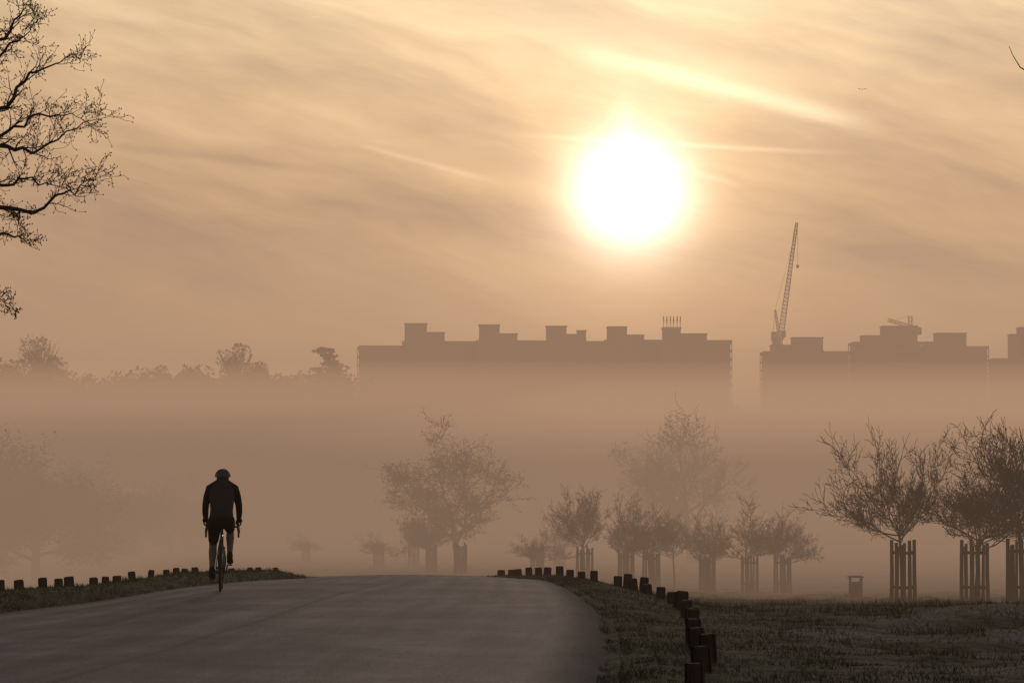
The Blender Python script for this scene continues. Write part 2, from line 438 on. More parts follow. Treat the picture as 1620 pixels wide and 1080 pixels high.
place_tree(oakA,bb(725),185,9.9,8.0,'mature spreading parkland tree standing in thick mist',MG,.5)
place_guard(bb(729),158,1,.2,1.0)
place_tree(oakB,bb(1092),262,14.0,13,'large rounded bare tree almost lost in mist',MG,1.2)
place_tree(oakC,bb(60),262,13.5,13,'large tree barely visible through thick mist',MG,3)
place_tree(oakC,bb(165),300,11.5,11,'large tree barely visible through thick mist',MG,4)
place_tree(oakC,bb(-30),255,12,13,'large tree barely visible through thick mist',MG,1)
place_tree(oakC,bb(270),345,9.5,11,'large tree barely visible through thick mist',MG,5)

# near oak limbs at the side
BUD=dict(seg=[7,5,4,3],jit=[.1,.2,.24,.25],up=[.02,.05,.05,.05],tap=.35,rmin=.0028,num=[1,8,4,3],t0=[.15,.2,.2],ang=[0,48,48,50],lr=[1,.42,.5,.55],rr=.55,sides=[6,4,3,3],split=0)
rng_=random.Random(77); A=Acc();T=Acc();tips=[]
ox,oy=-9.6,35.5
zg=zt(ox,oy)
A.tube([(ox,oy,zg-.2),(ox+.05,oy,zg+1),(ox-.05,oy,zg+3),(ox+.1,oy,zg+5),(ox-.1,oy,zg+7),(ox,oy,zg+9.5)],[.36,.3,.26,.22,.17,.08],10)
X0,Z0=-6.3,4.42
def limbpath(start,pts,r0,dy,nb=1,Ls=(.14,.36)):
    r0*=.75
    n=len(pts); P_=[Vector((ox,oy,start))]+[Vector((X0+p[0]*(.92 if p[0]>0 else 1),oy-.5+dy*(i+1)/n+rng_.uniform(-.1,.1),Z0+p[1])) for i,p in enumerate(pts)]
    out=[]
    for i in range(len(P_)-1):
        for k in range(4): 
            q=P_[i].lerp(P_[i+1],k/4); 
            if k: q+=Vector((rng_.gauss(0,.022),rng_.gauss(0,.04),rng_.gauss(0,.03)))
            out.append(q)
    out.append(P_[-1]); m=len(out)
    rad=[max(.005,r0*(1-i/(m-1))**1.1) for i in range(m)]
    T.tube(out,rad,6)
    for i in range(5,m-1):
        for _ in range(nb+(rng_.random()<.5)):
            if out[i].x<X0-.6: continue
            dd=(out[i+1]-out[i]).normalized(); o1=dd.orthogonal().normalized();o2=dd.cross(o1)
            az=rng_.uniform(0,6.28); an=R(rng_.uniform(30,70))
            nd=dd*math.cos(an)+(o1*math.cos(az)+o2*math.sin(az)*.9)*math.sin(an)
            grow(T,rng_,out[i],nd,rng_.uniform(*Ls),max(.004,rad[i]*.5),1,BUD,T,tips)
    tips.append(out[-1])
limbpath(5.2,[(-.6,1.0),(0,1.28),(.47,1.17),(.93,1.44),(1.44,1.54)],.07,-.6)
limbpath(5.8,[(-.6,1.6),(0,1.83),(.31,2.26),(.70,2.40),(1.02,2.62)],.06,.5)
limbpath(6.6,[(-.5,2.4),(0,2.65),(.2,2.95),(.35,3.2)],.06,.1)
limbpath(4.4,[(-.6,.3),(0,.54),(.47,.47),(.85,.70),(1.15,.78),(1.40,1.02)],.06,-.3)
limbpath(4.2,[(-.6,.1),(0,.24),(.25,.17),(.40,.16)],.045,.4,1,(.1,.2))
limbpath(5.6,[(-.5,1.35),(0,1.55),(.39,1.78),(.8,1.82),(1.0,1.72)],.05,.9)
limbpath(6.2,[(-.6,2.0),(-.1,2.2),(.2,2.5),(.5,2.6),(.75,2.85)],.05,-.9)
limbpath(3.6,[(-.6,-.6),(-.15,-.5),(.02,-.62),(.16,-.76)],.03,.2,1,(.08,.2))
limbpath(4.8,[(-.6,.7),(0,.85),(.35,.95),(.7,.85),(.9,.95)],.045,.6)
for q in tips:
    T.ellipsoid(q,(.0065,.0065,.011),4,3)
e=empty('tree',(0,0,0)); tag(e,'bare oak with budding twigs beside the road','tree')
obj('trunk',A.mesh('trunk',M_bark,True),e); obj('crown',T.mesh('crown',M_twig,False),e)
# tree on the other side, only a twig shows
A=Acc();T=Acc();tips=[]; ox2,oy2=9.2,36
A.tube([(ox2,oy2,-.8),(ox2,oy2,2),(ox2+.1,oy2,5),(ox2,oy2,8)],[.25,.2,.15,.08],10)
T.tube([(ox2,oy2,5.6),(8,36,6.2),(7,36,6.55),(6.47,36,6.85),(6.38,36,7.0),(6.33,36,7.12)],[.06,.04,.02,.008,.005,.004],5)
for s_ in range(14):
    aa=s_*.9; grow(T,random.Random(s_),Vector((ox2,oy2,5+s_*.2)),Vector((.7+.3*math.cos(aa),math.sin(aa),.5)),1.6,.05,1,BUD,T,tips)
e=empty('tree',(0,0,0)); tag(e,'bare tree with thin outer twigs beside the park field','tree')
obj('trunk',A.mesh('trunk',M_bark,True),e); obj('crown',T.mesh('crown',M_twig,False),e)

# ---------------------------------------------------------------- distant wood & trees
def cloud(acc,rng,c,r,n,size,flat=1):
    cl=[]
    for _ in range(9):
        th=rng.uniform(0,6.28); ph=math.asin(rng.uniform(-.5,1)); k=rng.uniform(.45,.85)
        cl.append((Vector((math.cos(th)*math.cos(ph)*r[0]*k,math.sin(th)*math.cos(ph)*r[1]*k,math.sin(ph)*r[2]*k)),rng.uniform(.25,.5)))
    for _ in range(n):
        o_,s_=rng.choice(cl)
        v=Vector((rng.gauss(0,1),rng.gauss(0,1),rng.gauss(0,1))).normalized()*rng.uniform(.5,1)**.5
        p=Vector(c)+o_+Vector((v.x*r[0]*s_,v.y*r[1]*s_,v.z*r[2]*s_))
        acc.tri(p,size,rng)
rg=random.Random(9); a=Acc()
for k in range(190):
    u=rg.uniform(-120,585) if k<140 else rg.uniform(600,1750)
    D=rg.uniform(700,820) if k<140 else rg.uniform(850,925)
    x=bb(u)*D; z=zt(x,D)
    if k<140:
        top=594+9*noise.noise((u*.02,0,0))*2+rg.uniform(-8,22)
        if u<130: top-=12
        if 225<u<430: top-=6
        h=(1.6+D*(760-top)/4500)-z
    else: h=rg.uniform(5,8.5)
    w=rg.uniform(4.5,8)
    a.tube([(x,D,z-.5),(x,D,z+h*.5)],[.4,.25],5)
    cloud(a,rg,(x,D,z+h*.58),(w,w,h*.45),420,.8)
o=obj('distant_wood',a.mesh('distant_wood',M_wooddist)); o['kind']='stuff'; o['label']='hazy wooded hillside of bare and evergreen trees'
def far_tree(u,D,top,wpx,kind,label):
    x=bb(u)*D; z=zt(x,D); ztop=1.6+D*(760-top)/4500; h=ztop-z; w=wpx/4500*D/2; r=random.Random(u)
    e=empty('tree',(x,D,z)); A=Acc();T=Acc()
    A.tube([(0,0,-.5),(.2,0,h*.4),(0,0,h*.85)],[.6,.45,.12],7)
    if kind=='cedar':
        for i in range(9):
            zz=h*(.42+.56*i/8); ww=w*(1.1-.72*(i/8)**1.2)*r.uniform(.8,1.1); off=r.uniform(-.3,.3)*w
            cloud(T,r,(off,r.uniform(-1,1),zz),(ww,ww,.9),330,.6)
    else:
        cloud(T,r,(0,0,h*.74),(w,w,h*.27),1500,.42)
        cloud(T,r,(w*.2,0,h*.66),(w,w,h*.25),900,.42)
        for i in range(26):
            th=r.uniform(0,6.28); T.tube([(0,0,h*r.uniform(.35,.6)),(math.cos(th)*w*.5,math.sin(th)*w*.5,h*.78),(math.cos(th)*w*.8,math.sin(th)*w*.8,h*r.uniform(.8,.97))],[.25,.14,.04],4)
    obj('trunk',A.mesh('trunk',M_bark),e); obj('crown',T.mesh('crown',M_wooddist),e); tag(e,label,'tree')
far_tree(65,745,533,72,'round','tall rounded tree rising above the hazy wood')
far_tree(372,750,544,70,'round','tall broad tree above the hazy treeline')
far_tree(408,755,566,44,'round','lower rounded tree beside a taller one in haze')
far_tree(522,760,553,84,'cedar','layered flat-topped cedar in haze beside a long block')
far_tree(15,740,575,70,'round','dense dark tree on the hazy hillside')

# ---------------------------------------------------------------- buildings
def block(u0,u1,top,D,plants,label,yaw=0.0,depth=14,ant=None):
    x=(bb(u0)+bb(u1))/2*D; w=(bb(u1)-bb(u0))*D; z=zt(x,D)-2; H=1.6+D*(760-top)/4500-z
    e=empty('apartment_block',(x,D,z)); e.rotation_euler=(0,0,yaw)
    a=Acc(); a.box((0,0,H/2),(w-1.2,depth-1.2,H))
    ns=max(3,int(H/2.75)); 
    for i in range(ns+1):
        zz=min(H-.15,i*H/ns+.15); a.box((0,0,zz),(w,depth,.5 if i<ns else .3))
    nf=max(4,int(w/3.6))
    for i in range(nf+1):
        xx=-w/2+.15+i*(w-.3)/nf
        for sy_ in(-1,1): a.box((xx,sy_*(depth/2-.32),H/2-.2),(.25,.6,H-.5))
    a.box((0,0,H+.35),(w-.1,depth-.1,.7))
    obj('wall',a.mesh('wall',M_wall),e)
    for (p0,p1,pt) in plants:
        px=(bb(p0)+bb(p1))/2*D-x; pw=(bb(p1)-bb(p0))*D; ph=1.6+D*(760-pt)/4500-z
        a=Acc(); a.box((px,0,(H+.7+ph)/2),(pw,7,ph-H-.7)); a.box((px,0,ph+.12),(pw+.5,7.5,.25)); a.box((px,0,H+.9),(pw+.4,7.4,.3))
        obj('roof_plant_room',a.mesh('roof_plant_room',M_plant),e)
    if ant:
        a=Acc(); u0_,u1_,b_,t_=ant
        zb=1.6+D*(760-b_)/4500-z; ztp=1.6+D*(760-t_)/4500-z; xa=bb(u0_)*D-x; xb=bb(u1_)*D-x
        for k in range(6):
            xx=xa+(xb-xa)*k/5; a.tube([(xx,(k%2)*2-1,zb),(xx,(k%2)*2-1,ztp)],[.12,.12],5); a.box((xx,(k%2)*2-1,ztp-.9),(.4,.3,1.7))
        for zz in((zb+ztp)/2,zb+.6,ztp-1.4): a.box(((xa+xb)/2,0,zz),(xb-xa,.15,.15))
        obj('antenna_mast',a.mesh('antenna_mast',M_steel),e)
    tag(e,label,'building','hazy apartment blocks on the hill')
L_='long concrete slab apartment block with rooftop plant rooms in haze'
block(566,642,551,985,[],L_,.10,14)
block(636,760,544,975,[(640,675,513),(675,703,527)],L_,.035,14)
block(752,866,543,965,[(758,790,515),(790,818,529)],L_,.03)
block(858,968,544,985,[(864,896,517),(896,913,530),(913,927,524)],L_,.0)
block(955,1050,542,965,[(961,991,518),(991,1018,531)],L_,.03)
block(1040,1157,543,950,[(1048,1077,520),(1077,1118,529)],'concrete slab apartment block with rooftop antennas in haze',-.03,16,(1050,1077,520,500))
block(1205,1342,560,960,[(1220,1250,547),(1253,1301,535)],'lower concrete apartment block beside a tall crane in haze',.0)
block(1346,1456,545,965,[(1363,1395,532),(1395,1450,517)],'concrete apartment block with stepped roof in haze',.0)
block(1450,1560,552,980,[(1480,1527,528),(1462,1480,542)],'concrete apartment block with overhanging roof plant in haze',.02)
block(1566,1660,571,960,[(1598,1640,530),(1612,1640,519)],'concrete apartment block at the end of the row in haze',.0)

def lattice(a,p0,p1,w0,w1,n,r=.09):
    p0,p1=Vector(p0),Vector(p1); d=(p1-p0).normalized(); s_=Vector((0,1,0)); t=d.cross(s_).normalized()
    C=[]
    for i in range(n+1):
        f=i/n; w=w0+(w1-w0)*f; c=p0.lerp(p1,f)
        C.append([c+(t*sx_+s_*sy_)*w/2 for sx_,sy_ in[(-1,-1),(1,-1),(1,1),(-1,1)]])
    for k in range(4):
        a.tube([c[k] for c in C],[r*1.5]*(n+1),4)
        for i in range(n):
            a.tube([C[i][k],C[i+1][(k+1)%4]],[r,r],3,False); a.tube([C[i][k],C[i][(k+1)%4]],[r,r],3,False)
def ppx(u,v,D): return (bb(u)*D,D,1.6+D*(760-v)/4500)
D=1010
e=empty('tower_crane',(0,0,0)); tag(e,'tall luffing tower crane with raised lattice jib in haze','crane')
x=bb(1233)*D; zg=zt(x,D)
a=Acc(); lattice(a,(x,D,zg),(x,D,ppx(0,530,D)[2]),2.2,2.2,16,.1); obj('mast',a.mesh('mast',M_steel),e)
a=Acc(); lattice(a,ppx(1236,530,D),ppx(1262,351,D),1.9,.8,30,.09); obj('jib',a.mesh('jib',M_steel),e)
a=Acc(); a.box(ppx(1240,528,D),(1.6,1.8,2.2)); a.box(ppx(1232,534,D),(4,2.6,1.2)); obj('cab',a.mesh('cab',M_steel),e)
a=Acc(); a.box(ppx(1225,532,D),(1.8,2.4,3.2)); a.box(ppx(1229,541,D),(3,2.4,2)); obj('counterweight',a.mesh('counterweight',M_steel),e)
a=Acc(); lattice(a,ppx(1233,530,D),ppx(1227,490,D),1.0,.5,7,.09); a.tube([ppx(1227,490,D),ppx(1259,370,D)],[.06,.06],4); a.tube([ppx(1227,490,D),ppx(1223,532,D)],[.1,.1],4); obj('a_frame',a.mesh('a_frame',M_steel),e)
a=Acc(); a.tube([ppx(1263,352,D),ppx(1263,420,D)],[.07,.07],4); a.box(ppx(1263,421,D),(.9,.6,1.1)); obj('hook',a.mesh('hook',M_steel),e)
D=1020
e=empty('tower_crane',(0,0,0)); tag(e,'smaller tower crane with level jib in haze','crane')
x=bb(1441)*D; zg=zt(x,D)
a=Acc(); lattice(a,(x,D,zg),(x,D,ppx(0,500,D)[2]),1.8,1.2,22,.09); obj('mast',a.mesh('mast',M_steel),e)
a=Acc(); lattice(a,ppx(1406,506,D),ppx(1457,521,D),1.1,1.1,14,.08); a.tube([ppx(1441,499,D),ppx(1410,507,D)],[.07,.07],4); a.tube([ppx(1441,499,D),ppx(1455,520,D)],[.07,.07],4); obj('jib',a.mesh('jib',M_steel),e)
a=Acc(); a.box(ppx(1455,524,D),(1.6,1.4,2.4)); obj('counterweight',a.mesh('counterweight',M_steel),e)

# ---------------------------------------------------------------- litter bin
bx,by=bb(1352)*108,108
e=empty('litter_bin',(bx,by,zt(bx,by))); tag(e,'square slatted wooden litter bin with raised lid on the grass','bin')
a=Acc(); a.box((0,0,.3),(.40,.40,.56))
for k in range(4):
    for t in range(5):
        c=Vector((-.18+.09*t,-.215,.31)); ang=k*math.pi/2; c.rotate(Matrix.Rotation(ang,3,'Z')); a.box(c,(.075,.02,.6),ang)
obj('body',a.mesh('body',M_wood),e)
for sx_ in(-.21,.21):
    for sy_ in(-.21,.21):
        a=Acc(); a.box((sx_,sy_,.38),(.05,.05,.8)); obj('post',a.mesh('post',M_wood),e)
a=Acc(); a.box((0,0,.80),(.56,.56,.05)); a.box((0,0,.835),(.46,.46,.02)); obj('lid',a.mesh('lid',M_wood),e)

# ---------------------------------------------------------------- bird
a=Acc(); a.limb([(0,-.12,0),(0,0,0),(0,.1,0)],[.015,.035,.02],8)
bverts=len(a.v)
a.v+=[(0,.05,.01),(.02,-.06,.01),(.2,.02,.06),(.36,-.06,.02),(-.02,-.06,.01),(-.2,.02,.06),(-.36,-.06,.02),(0,-.2,0),(.04,-.11,0),(-.04,-.11,0)]
q=bverts
a.f+=[(q,q+1,q+2),(q+1,q+3,q+2),(q,q+5,q+4),(q+4,q+5,q+6),(q+7,q+8,q+9)]
o=obj('bird',a.mesh('bird',M_bird),None,(bb(1367)*200,200,1.6+200*(760-139)/4500)); tag(o,'small dark bird gliding with spread wings in the sky','bird')

# ---------------------------------------------------------------- bicycle
cx,cy=-3.98,38.9
cz=zt(cx,cy)+.02+.045
YAW=R(4.6); SC=(.975,.975,.975)
bike=empty('bicycle',(cx,cy,cz)); bike.rotation_euler=(0,R(0.5),YAW); bike.scale=SC; tag(bike,'road racing bicycle with drop handlebar ridden on asphalt','bicycle')
def torus_pts(c,r,n=40): return [(c[0],c[1]+r*math.cos(2*math.pi*i/n),c[2]+r*math.sin(2*math.pi*i/n)) for i in range(n+1)]
def wheel(name,c):
    w=empty(name,(0,0,0)); w.parent=bike
    a=Acc(); a.tube(torus_pts(c,.326),[.017]*41,8,False,(1,0,0)); obj('tyre',a.mesh('tyre',M_rub,True),w)
    a=Acc(); a.tube(torus_pts(c,.304),[(.011,.011)]*41,6,False,(1,0,0)); obj('rim',a.mesh('rim',M_alu,True),w)
    a=Acc(); a.tube([(c[0]-.055,c[1],c[2]),(c[0]+.055,c[1],c[2])],[.02,.02],10); a.tube([(c[0]-.035,c[1],c[2]),(c[0]-.03,c[1],c[2])],[.032,.032],12); a.tube([(c[0]+.03,c[1],c[2]),(c[0]+.035,c[1],c[2])],[.032,.032],12); obj('hub',a.mesh('hub',M_alu),w)
    a=Acc()
    for i in range(24):
        t=2*math.pi*i/24; s_=.03 if i%2 else -.03
        a.tube([(c[0]+s_,c[1]+.03*math.cos(t+.8*(1 if i%4<2 else -1)),c[2]+.03*math.sin(t+.8*(1 if i%4<2 else -1))),(c[0],c[1]+.298*math.cos(t),c[2]+.298*math.sin(t))],[.0013,.0013],3)
    obj('spokes',a.mesh('spokes',M_alu),w)
wheel('wheel',(0,0,.342)); wheel('wheel',(0,1.0,.342))
BB=(0,.43,.27)
a=Acc()
a.tube([BB,(0,.29,.78)],[.018,.016],8); a.tube([BB,(0,.86,.62)],[.022,.018],8); a.tube([(0,.30,.75),(0,.83,.78)],[.016,.018],8); a.tube([(0,.86,.60),(0,.82,.80)],[.022,.022],8)
for s_ in(-1,1):
    a.tube([(s_*.01,.31,.74),(s_*.035,.22,.62),(s_*.062,0,.342)],[.011,.009,.008],6); a.tube([(s_*.02,.42,.27),(s_*.05,.3,.29),(s_*.062,0,.342)],[.012,.01,.009],6)
    a.tube([(s_*.03,.88,.58),(s_*.05,.93,.45),(s_*.05,1.0,.342)],[.014,.012,.009],6)
a.box((0,.875,.60),(.09,.04,.03))
obj('frame',a.mesh('frame',M_frame,True),bike)
a=Acc(); a.tube([(0,.29,.76),(0,.265,.915)],[.0136,.0136],8); obj('seat_post',a.mesh('seat_post',M_alu,True),bike)
a=Acc(); a.tube([(0,.13,.935),(0,.17,.945),(0,.24,.94),(0,.33,.93),(0,.40,.925)],[(.05,.012),(.07,.022),(.055,.022),(.025,.018),(.015,.01)],12,True,(1,0,0)); a.tube([(-.02,.17,.92),(-.02,.35,.905)],[.004,.004],5); a.tube([(.02,.17,.92),(.02,.35,.905)],[.004,.004],5); obj('saddle',a.mesh('saddle',M_rub,True),bike)
HB=.222
a=Acc(); a.tube([(0,.82,.80),(0,.81,.86),(0,.9,.90)],[.018,.018,.016],8)
hb=[(-HB-.01,.86,.76),(-HB-.01,.93,.765),(-HB-.01,.985,.81),(-HB,.98,.87),(-HB+.01,.93,.90),(-.16,.90,.90),(0,.90,.90),(.16,.90,.90),(HB-.01,.93,.90),(HB,.98,.87),(HB+.01,.985,.81),(HB+.01,.93,.765),(HB+.01,.86,.76)]
a.tube(hb,[.015]*13,8); obj('handlebar',a.mesh('handlebar',M_rub,True),bike)
for s_ in(-1,1):
    a=Acc(); a.limb([(s_*HB,.93,.91),(s_*HB,.985,.935),(s_*HB,1.01,.965)],[.019,.018,.014],8); a.tube([(s_*HB,1.02,.95),(s_*(HB+.02),1.035,.88),(s_*(HB+.025),1.01,.81)],[.007,.006,.005],5); obj('brake_lever',a.mesh('brake_lever',M_rub,True),bike)
pl=(-.12,.29,.175); pr=(.12,.57,.365)
a=Acc(); a.tube([(-.075,.43,.27),(-.085,.29,.175)],[.014,.01],6); a.tube([(.075,.43,.27),(.085,.57,.365)],[.014,.01],6); a.tube([(-.08,.43,.27),(.08,.43,.27)],[.02,.02],8)
a.tube([(.045,.43,.27),(.049,.43,.27)],[.1,.1],28); obj('crankset',a.mesh('crankset',M_alu),bike)
for p in(pl,pr):
    a=Acc(); a.box(p,(.07,.09,.018)); a.tube([(p[0]*.7,p[1],p[2]),p],[.007,.007],6); obj('pedal',a.mesh('pedal',M_rub),bike)
a=Acc(); a.tube([(.047,.43,.37),(.047,0,.38)],[.004,.004],4); a.tube([(.047,.43,.17),(.047,.05,.22),(.047,0,.305)],[.004]*3,4); a.tube([(.045,0,.342),(.049,0,.342)],[.04,.04],18); obj('chain',a.mesh('chain',M_rub),bike)

# ---------------------------------------------------------------- rider
person=empty('person',(cx,cy,cz)); person.rotation_euler=(0,R(0.5),YAW); person.scale=SC
tag(person,'cyclist in dark jacket, shorts and helmet on a bicycle','person')
def fused(name,a,m,vox=.008,it=6):
    o=obj(name,a.mesh(name,m,True),person)
    r_=o.modifiers.new('fuse','REMESH'); r_.mode='VOXEL'; r_.voxel_size=vox; r_.use_smooth_shade=True
    s_=o.modifiers.new('soft','SMOOTH'); s_.iterations=it; s_.factor=.5
    return o
def hand(a,s_,k):
    h=HB-.225
    a.limb([(s_*(.248+h),.845,1.0),(s_*(.242+h),.885,.985),(s_*(.236+h),.93,.975)],[(.034*k,.018*k),(.040*k,.02*k),(.038*k,.017*k)],12,(1,0,0))
    for i in range(4):
        y=.905+.024*i; L=(.9,1.0,.97,.78)[i]
        a.limb([(s_*(.247+h),y-.02,.975),(s_*(.247+h+.022*L),y,.958),(s_*(.247+h+.016*L),y+.006,.928),(s_*(.24+h-.01*L),y+.006,.914)],[.0105*k,.0098*k,.0092*k,.008*k],8)
    a.limb([(s_*(.227+h),.875,.985),(s_*(.202+h),.905,.965),(s_*(.2+h),.935,.945),(s_*(.209+h),.95,.935)],[.013*k,.012*k,.011*k,.009*k],8)
SH,EL,WR=(.170,.53,1.435),(.235,.67,1.21),(.236,.84,1.005)
UM=(.211,.60,1.325); FM=(.240,.745,1.105)
sg=lambda s_,p:(s_*p[0],p[1],p[2])
a=Acc()
XX=(1,0,0)
a.limb([(0,.20,1.0),(0,.26,1.10),(0,.38,1.27),(0,.50,1.40),(0,.57,1.46)],[(.15,.11),(.135,.10),(.145,.11),(.155,.11),(.11,.08)],20,XX)
a.limb([(0,.57,1.45),(0,.64,1.51),(0,.69,1.57)],[.062,.056,.055],14)
HY,HZ=.745,1.60
a.ellipsoid((0,HY,HZ),(.076,.097,.108),20,14)
a.limb([(0,HY+.075,HZ-.055),(0,HY+.07,HZ-.085)],[.032,.03],10)
a.limb([(0,HY+.09,HZ+.01),(0,HY+.12,HZ-.02)],[.011,.016],8)
a.limb([(-.02,HY+.087,HZ-.05),(.02,HY+.087,HZ-.05)],[.009,.009],8)
for s_ in(-1,1):
    a.ellipsoid((s_*.078,HY-.01,HZ-.01),(.012,.02,.032),10,8)
    a.ellipsoid((s_*.03,HY+.083,HZ+.013),(.013,.012,.010),10,8)
    a.limb([(s_*.11,.50,1.43),sg(s_,SH),sg(s_,UM),sg(s_,EL)],[.058,.055,.046,.038],14)
    a.limb([sg(s_,EL),sg(s_,FM),sg(s_,WR)],[.039,.038,.027],14)
    hand(a,s_,1)
def leg(a,s_,hip,kn,an,k=1):
    h,kk,n_=Vector(hip),Vector(kn),Vector(an)
    a.limb([h,h.lerp(kk,.4),h.lerp(kk,.85),kk],[.090*k,.080*k,.060*k,.056*k],16)
    a.limb([kk,kk.lerp(n_,.3),kk.lerp(n_,.6),n_],[.054*k,.058*k,.046*k,.035*k],16)
LL=((-.09,.24,1.0),(-.118,.50,.64),(-.122,.185,.29)); RL=((.09,.24,1.0),(.118,.67,.85),(.120,.46,.495))
leg(a,-1,*LL); leg(a,1,*RL)
foot=lambda a,s_,an,ball,k:a.limb([Vector(an)+Vector((0,-.03,-.03)),Vector(an).lerp(Vector(ball),.5)+Vector((0,0,-.01)),Vector(ball),Vector(ball)+Vector((0,.07,-.005))],[(.036*k,.04*k),(.04*k,.036*k),(.045*k,.028*k),(.034*k,.02*k)],12,XX)
bl=(-.123,.30,.215); br=(.123,.575,.405)
foot(a,-1,LL[2],bl,.85); foot(a,1,RL[2],br,.85)
fused('body',a,M_skin,.006,3)
a=Acc()
a.limb([(0,.215,1.03),(0,.26,1.12),(0,.38,1.27),(0,.50,1.41),(0,.56,1.49)],[(.160,.128),(.150,.12),(.165,.125),(.180,.13),(.148,.10)],24,XX)
a.limb([(0,.56,1.495),(0,.62,1.545)],[.096,.07],14)
for s_ in(-1,1):
    a.limb([(s_*.07,.53,1.485),sg(s_,SH),sg(s_,UM),sg(s_,EL)],[.08,.072,.058,.050],14)
    a.limb([sg(s_,EL),sg(s_,FM),sg(s_,WR)],[.050,.046,.036],14)
fused('jacket',a,M_black,.009,5)
a=Acc(); a.limb([(0,.225,1.07),(0,.26,1.13),(0,.38,1.275),(0,.49,1.40),(0,.54,1.46)],[(.168,.138),(.160,.128),(.174,.135),(.182,.14),(.155,.12)],24,XX); fused('vest',a,M_vest,.01,6)
a=Acc(); a.limb([(0,.20,1.0),(0,.25,1.09)],[(.165,.125),(.158,.12)],20,XX)
for q in(LL,RL):
    h,kk=Vector(q[0]),Vector(q[1]); a.limb([h,h.lerp(kk,.4),h.lerp(kk,.78)],[.100,.092,.074],16)
fused('shorts',a,M_black,.01,4)
for s_ in(-1,1):
    a=Acc(); hand(a,s_,1.2); fused('glove',a,M_black,.006,2)
for s_,an,bl_ in((-1,LL[2],bl),(1,RL[2],br)):
    a=Acc(); foot(a,s_,an,bl_,1.1); a.limb([Vector(an)+Vector((0,-.02,-.02)),Vector(an)+Vector((0,0,.03))],[.046,.043],12); fused('shoe',a,M_black,.007,3)
a=Acc(); nu,nv=48,14; c=Vector((0,HY-.01,HZ+.02)); 
for j in range(nv+1):
    ph=math.pi/2*(j/nv)*.98-.12
    for i in range(nu):
        th=2*math.pi*i/nu
        x=math.cos(ph)*math.cos(th); y=math.cos(ph)*math.sin(th); z=math.sin(ph)
        groove=.93 if (abs(math.sin(x*15.5))<.45 and .15<z<.93) else 1.0
        a.v.append((c.x+x*.112*groove,c.y+y*.145*groove,c.z+z*.108*groove))
for j in range(nv):
    for i in range(nu):
        i2=(i+1)%nu; a.f.append((j*nu+i,j*nu+i2,(j+1)*nu+i2,(j+1)*nu+i))
a.f.append(tuple(nv*nu+i for i in range(nu))); a.f.append(tuple(reversed(range(nu))))
obj('helmet',a.mesh('helmet',M_shell,False),person)

# ---------------------------------------------------------------- mist: even-density volumes that glow, scattered light put into their emission colour
def mist(mn,mx,sig,col,rot=0.0,tilt=0.0,label='layer of morning mist over the valley'):
    fm=bpy.data.materials.new('glowing_mist'); fm.use_nodes=True; nt=fm.node_tree; nt.nodes.clear()
    out=nt.nodes.new('ShaderNodeOutputMaterial'); ab=nt.nodes.new('ShaderNodeVolumeAbsorption'); em=nt.nodes.new('ShaderNodeEmission'); ad=nt.nodes.new('ShaderNodeAddShader')
    ab.inputs[0].default_value=(0,0,0,1); ab.inputs[1].default_value=sig; em.inputs[0].default_value=col; em.inputs[1].default_value=sig
    nt.links.new(ab.outputs[0],ad.inputs[0]); nt.links.new(em.outputs[0],ad.inputs[1]); nt.links.new(ad.outputs[0],out.inputs['Volume'])
    at=nt.nodes.new('ShaderNodeAttribute'); at.attribute_name='density'
    di=nt.nodes.new('ShaderNodeDisplacement'); di.inputs['Scale'].default_value=1e-6
    nt.links.new(at.outputs['Fac'],di.inputs['Height']); nt.links.new(di.outputs[0],out.inputs['Displacement'])
    fm.cycles.homogeneous_volume=True
    cx_=[(mn[i]+mx[i])/2 for i in range(3)]; hs=[(mx[i]-mn[i])/2 for i in range(3)]
    ng=bpy.data.node_groups.new('mist_box','GeometryNodeTree'); ng.interface.new_socket('Geometry',in_out='OUTPUT',socket_type='NodeSocketGeometry'); ng.interface.new_socket('Geometry',in_out='INPUT',socket_type='NodeSocketGeometry')
    vc=ng.nodes.new('GeometryNodeVolumeCube'); vc.inputs['Density'].default_value=1
    vc.inputs['Min'].default_value=[-q for q in hs]; vc.inputs['Max'].default_value=hs
    for k in 'XYZ': vc.inputs['Resolution '+k].default_value=32
    s=ng.nodes.new('GeometryNodeSetMaterial'); s.inputs['Material'].default_value=fm
    go=ng.nodes.new('NodeGroupOutput'); ng.links.new(vc.outputs[0],s.inputs[0]); ng.links.new(s.outputs[0],go.inputs[0])
    vd=bpy.data.volumes.new('mist'); vd.materials.append(fm)
    vo=bpy.data.objects.new('mist',vd); COL.objects.link(vo); vo['kind']='stuff'; vo['label']=label
    vo.location=cx_; vo.rotation_euler=(0,tilt,rot)
    m=vo.modifiers.new('field','NODES'); m.node_group=ng
    return vo
mist((-1100,47,-21),(1100,1350,57),.0010,lin(180,144,117),0)
mist((-900,64,-20),(900,560,4.0),.0044,lin(130,106,88),0)
mist((-930,84,-19.3),(930,610,6.8),.0032,lin(160,128,103),.01)
mist((-1000,520,-18.4),(1000,905,13),.006,lin(198,156,124),.02,-.006)
mist((-130,480,-17.7),(900,880,20),.007,lin(216,168,130),.16,-.004)
mist((-360,170,-16.2),(-28,480,8.5),.0045,lin(114,98,86),.20)

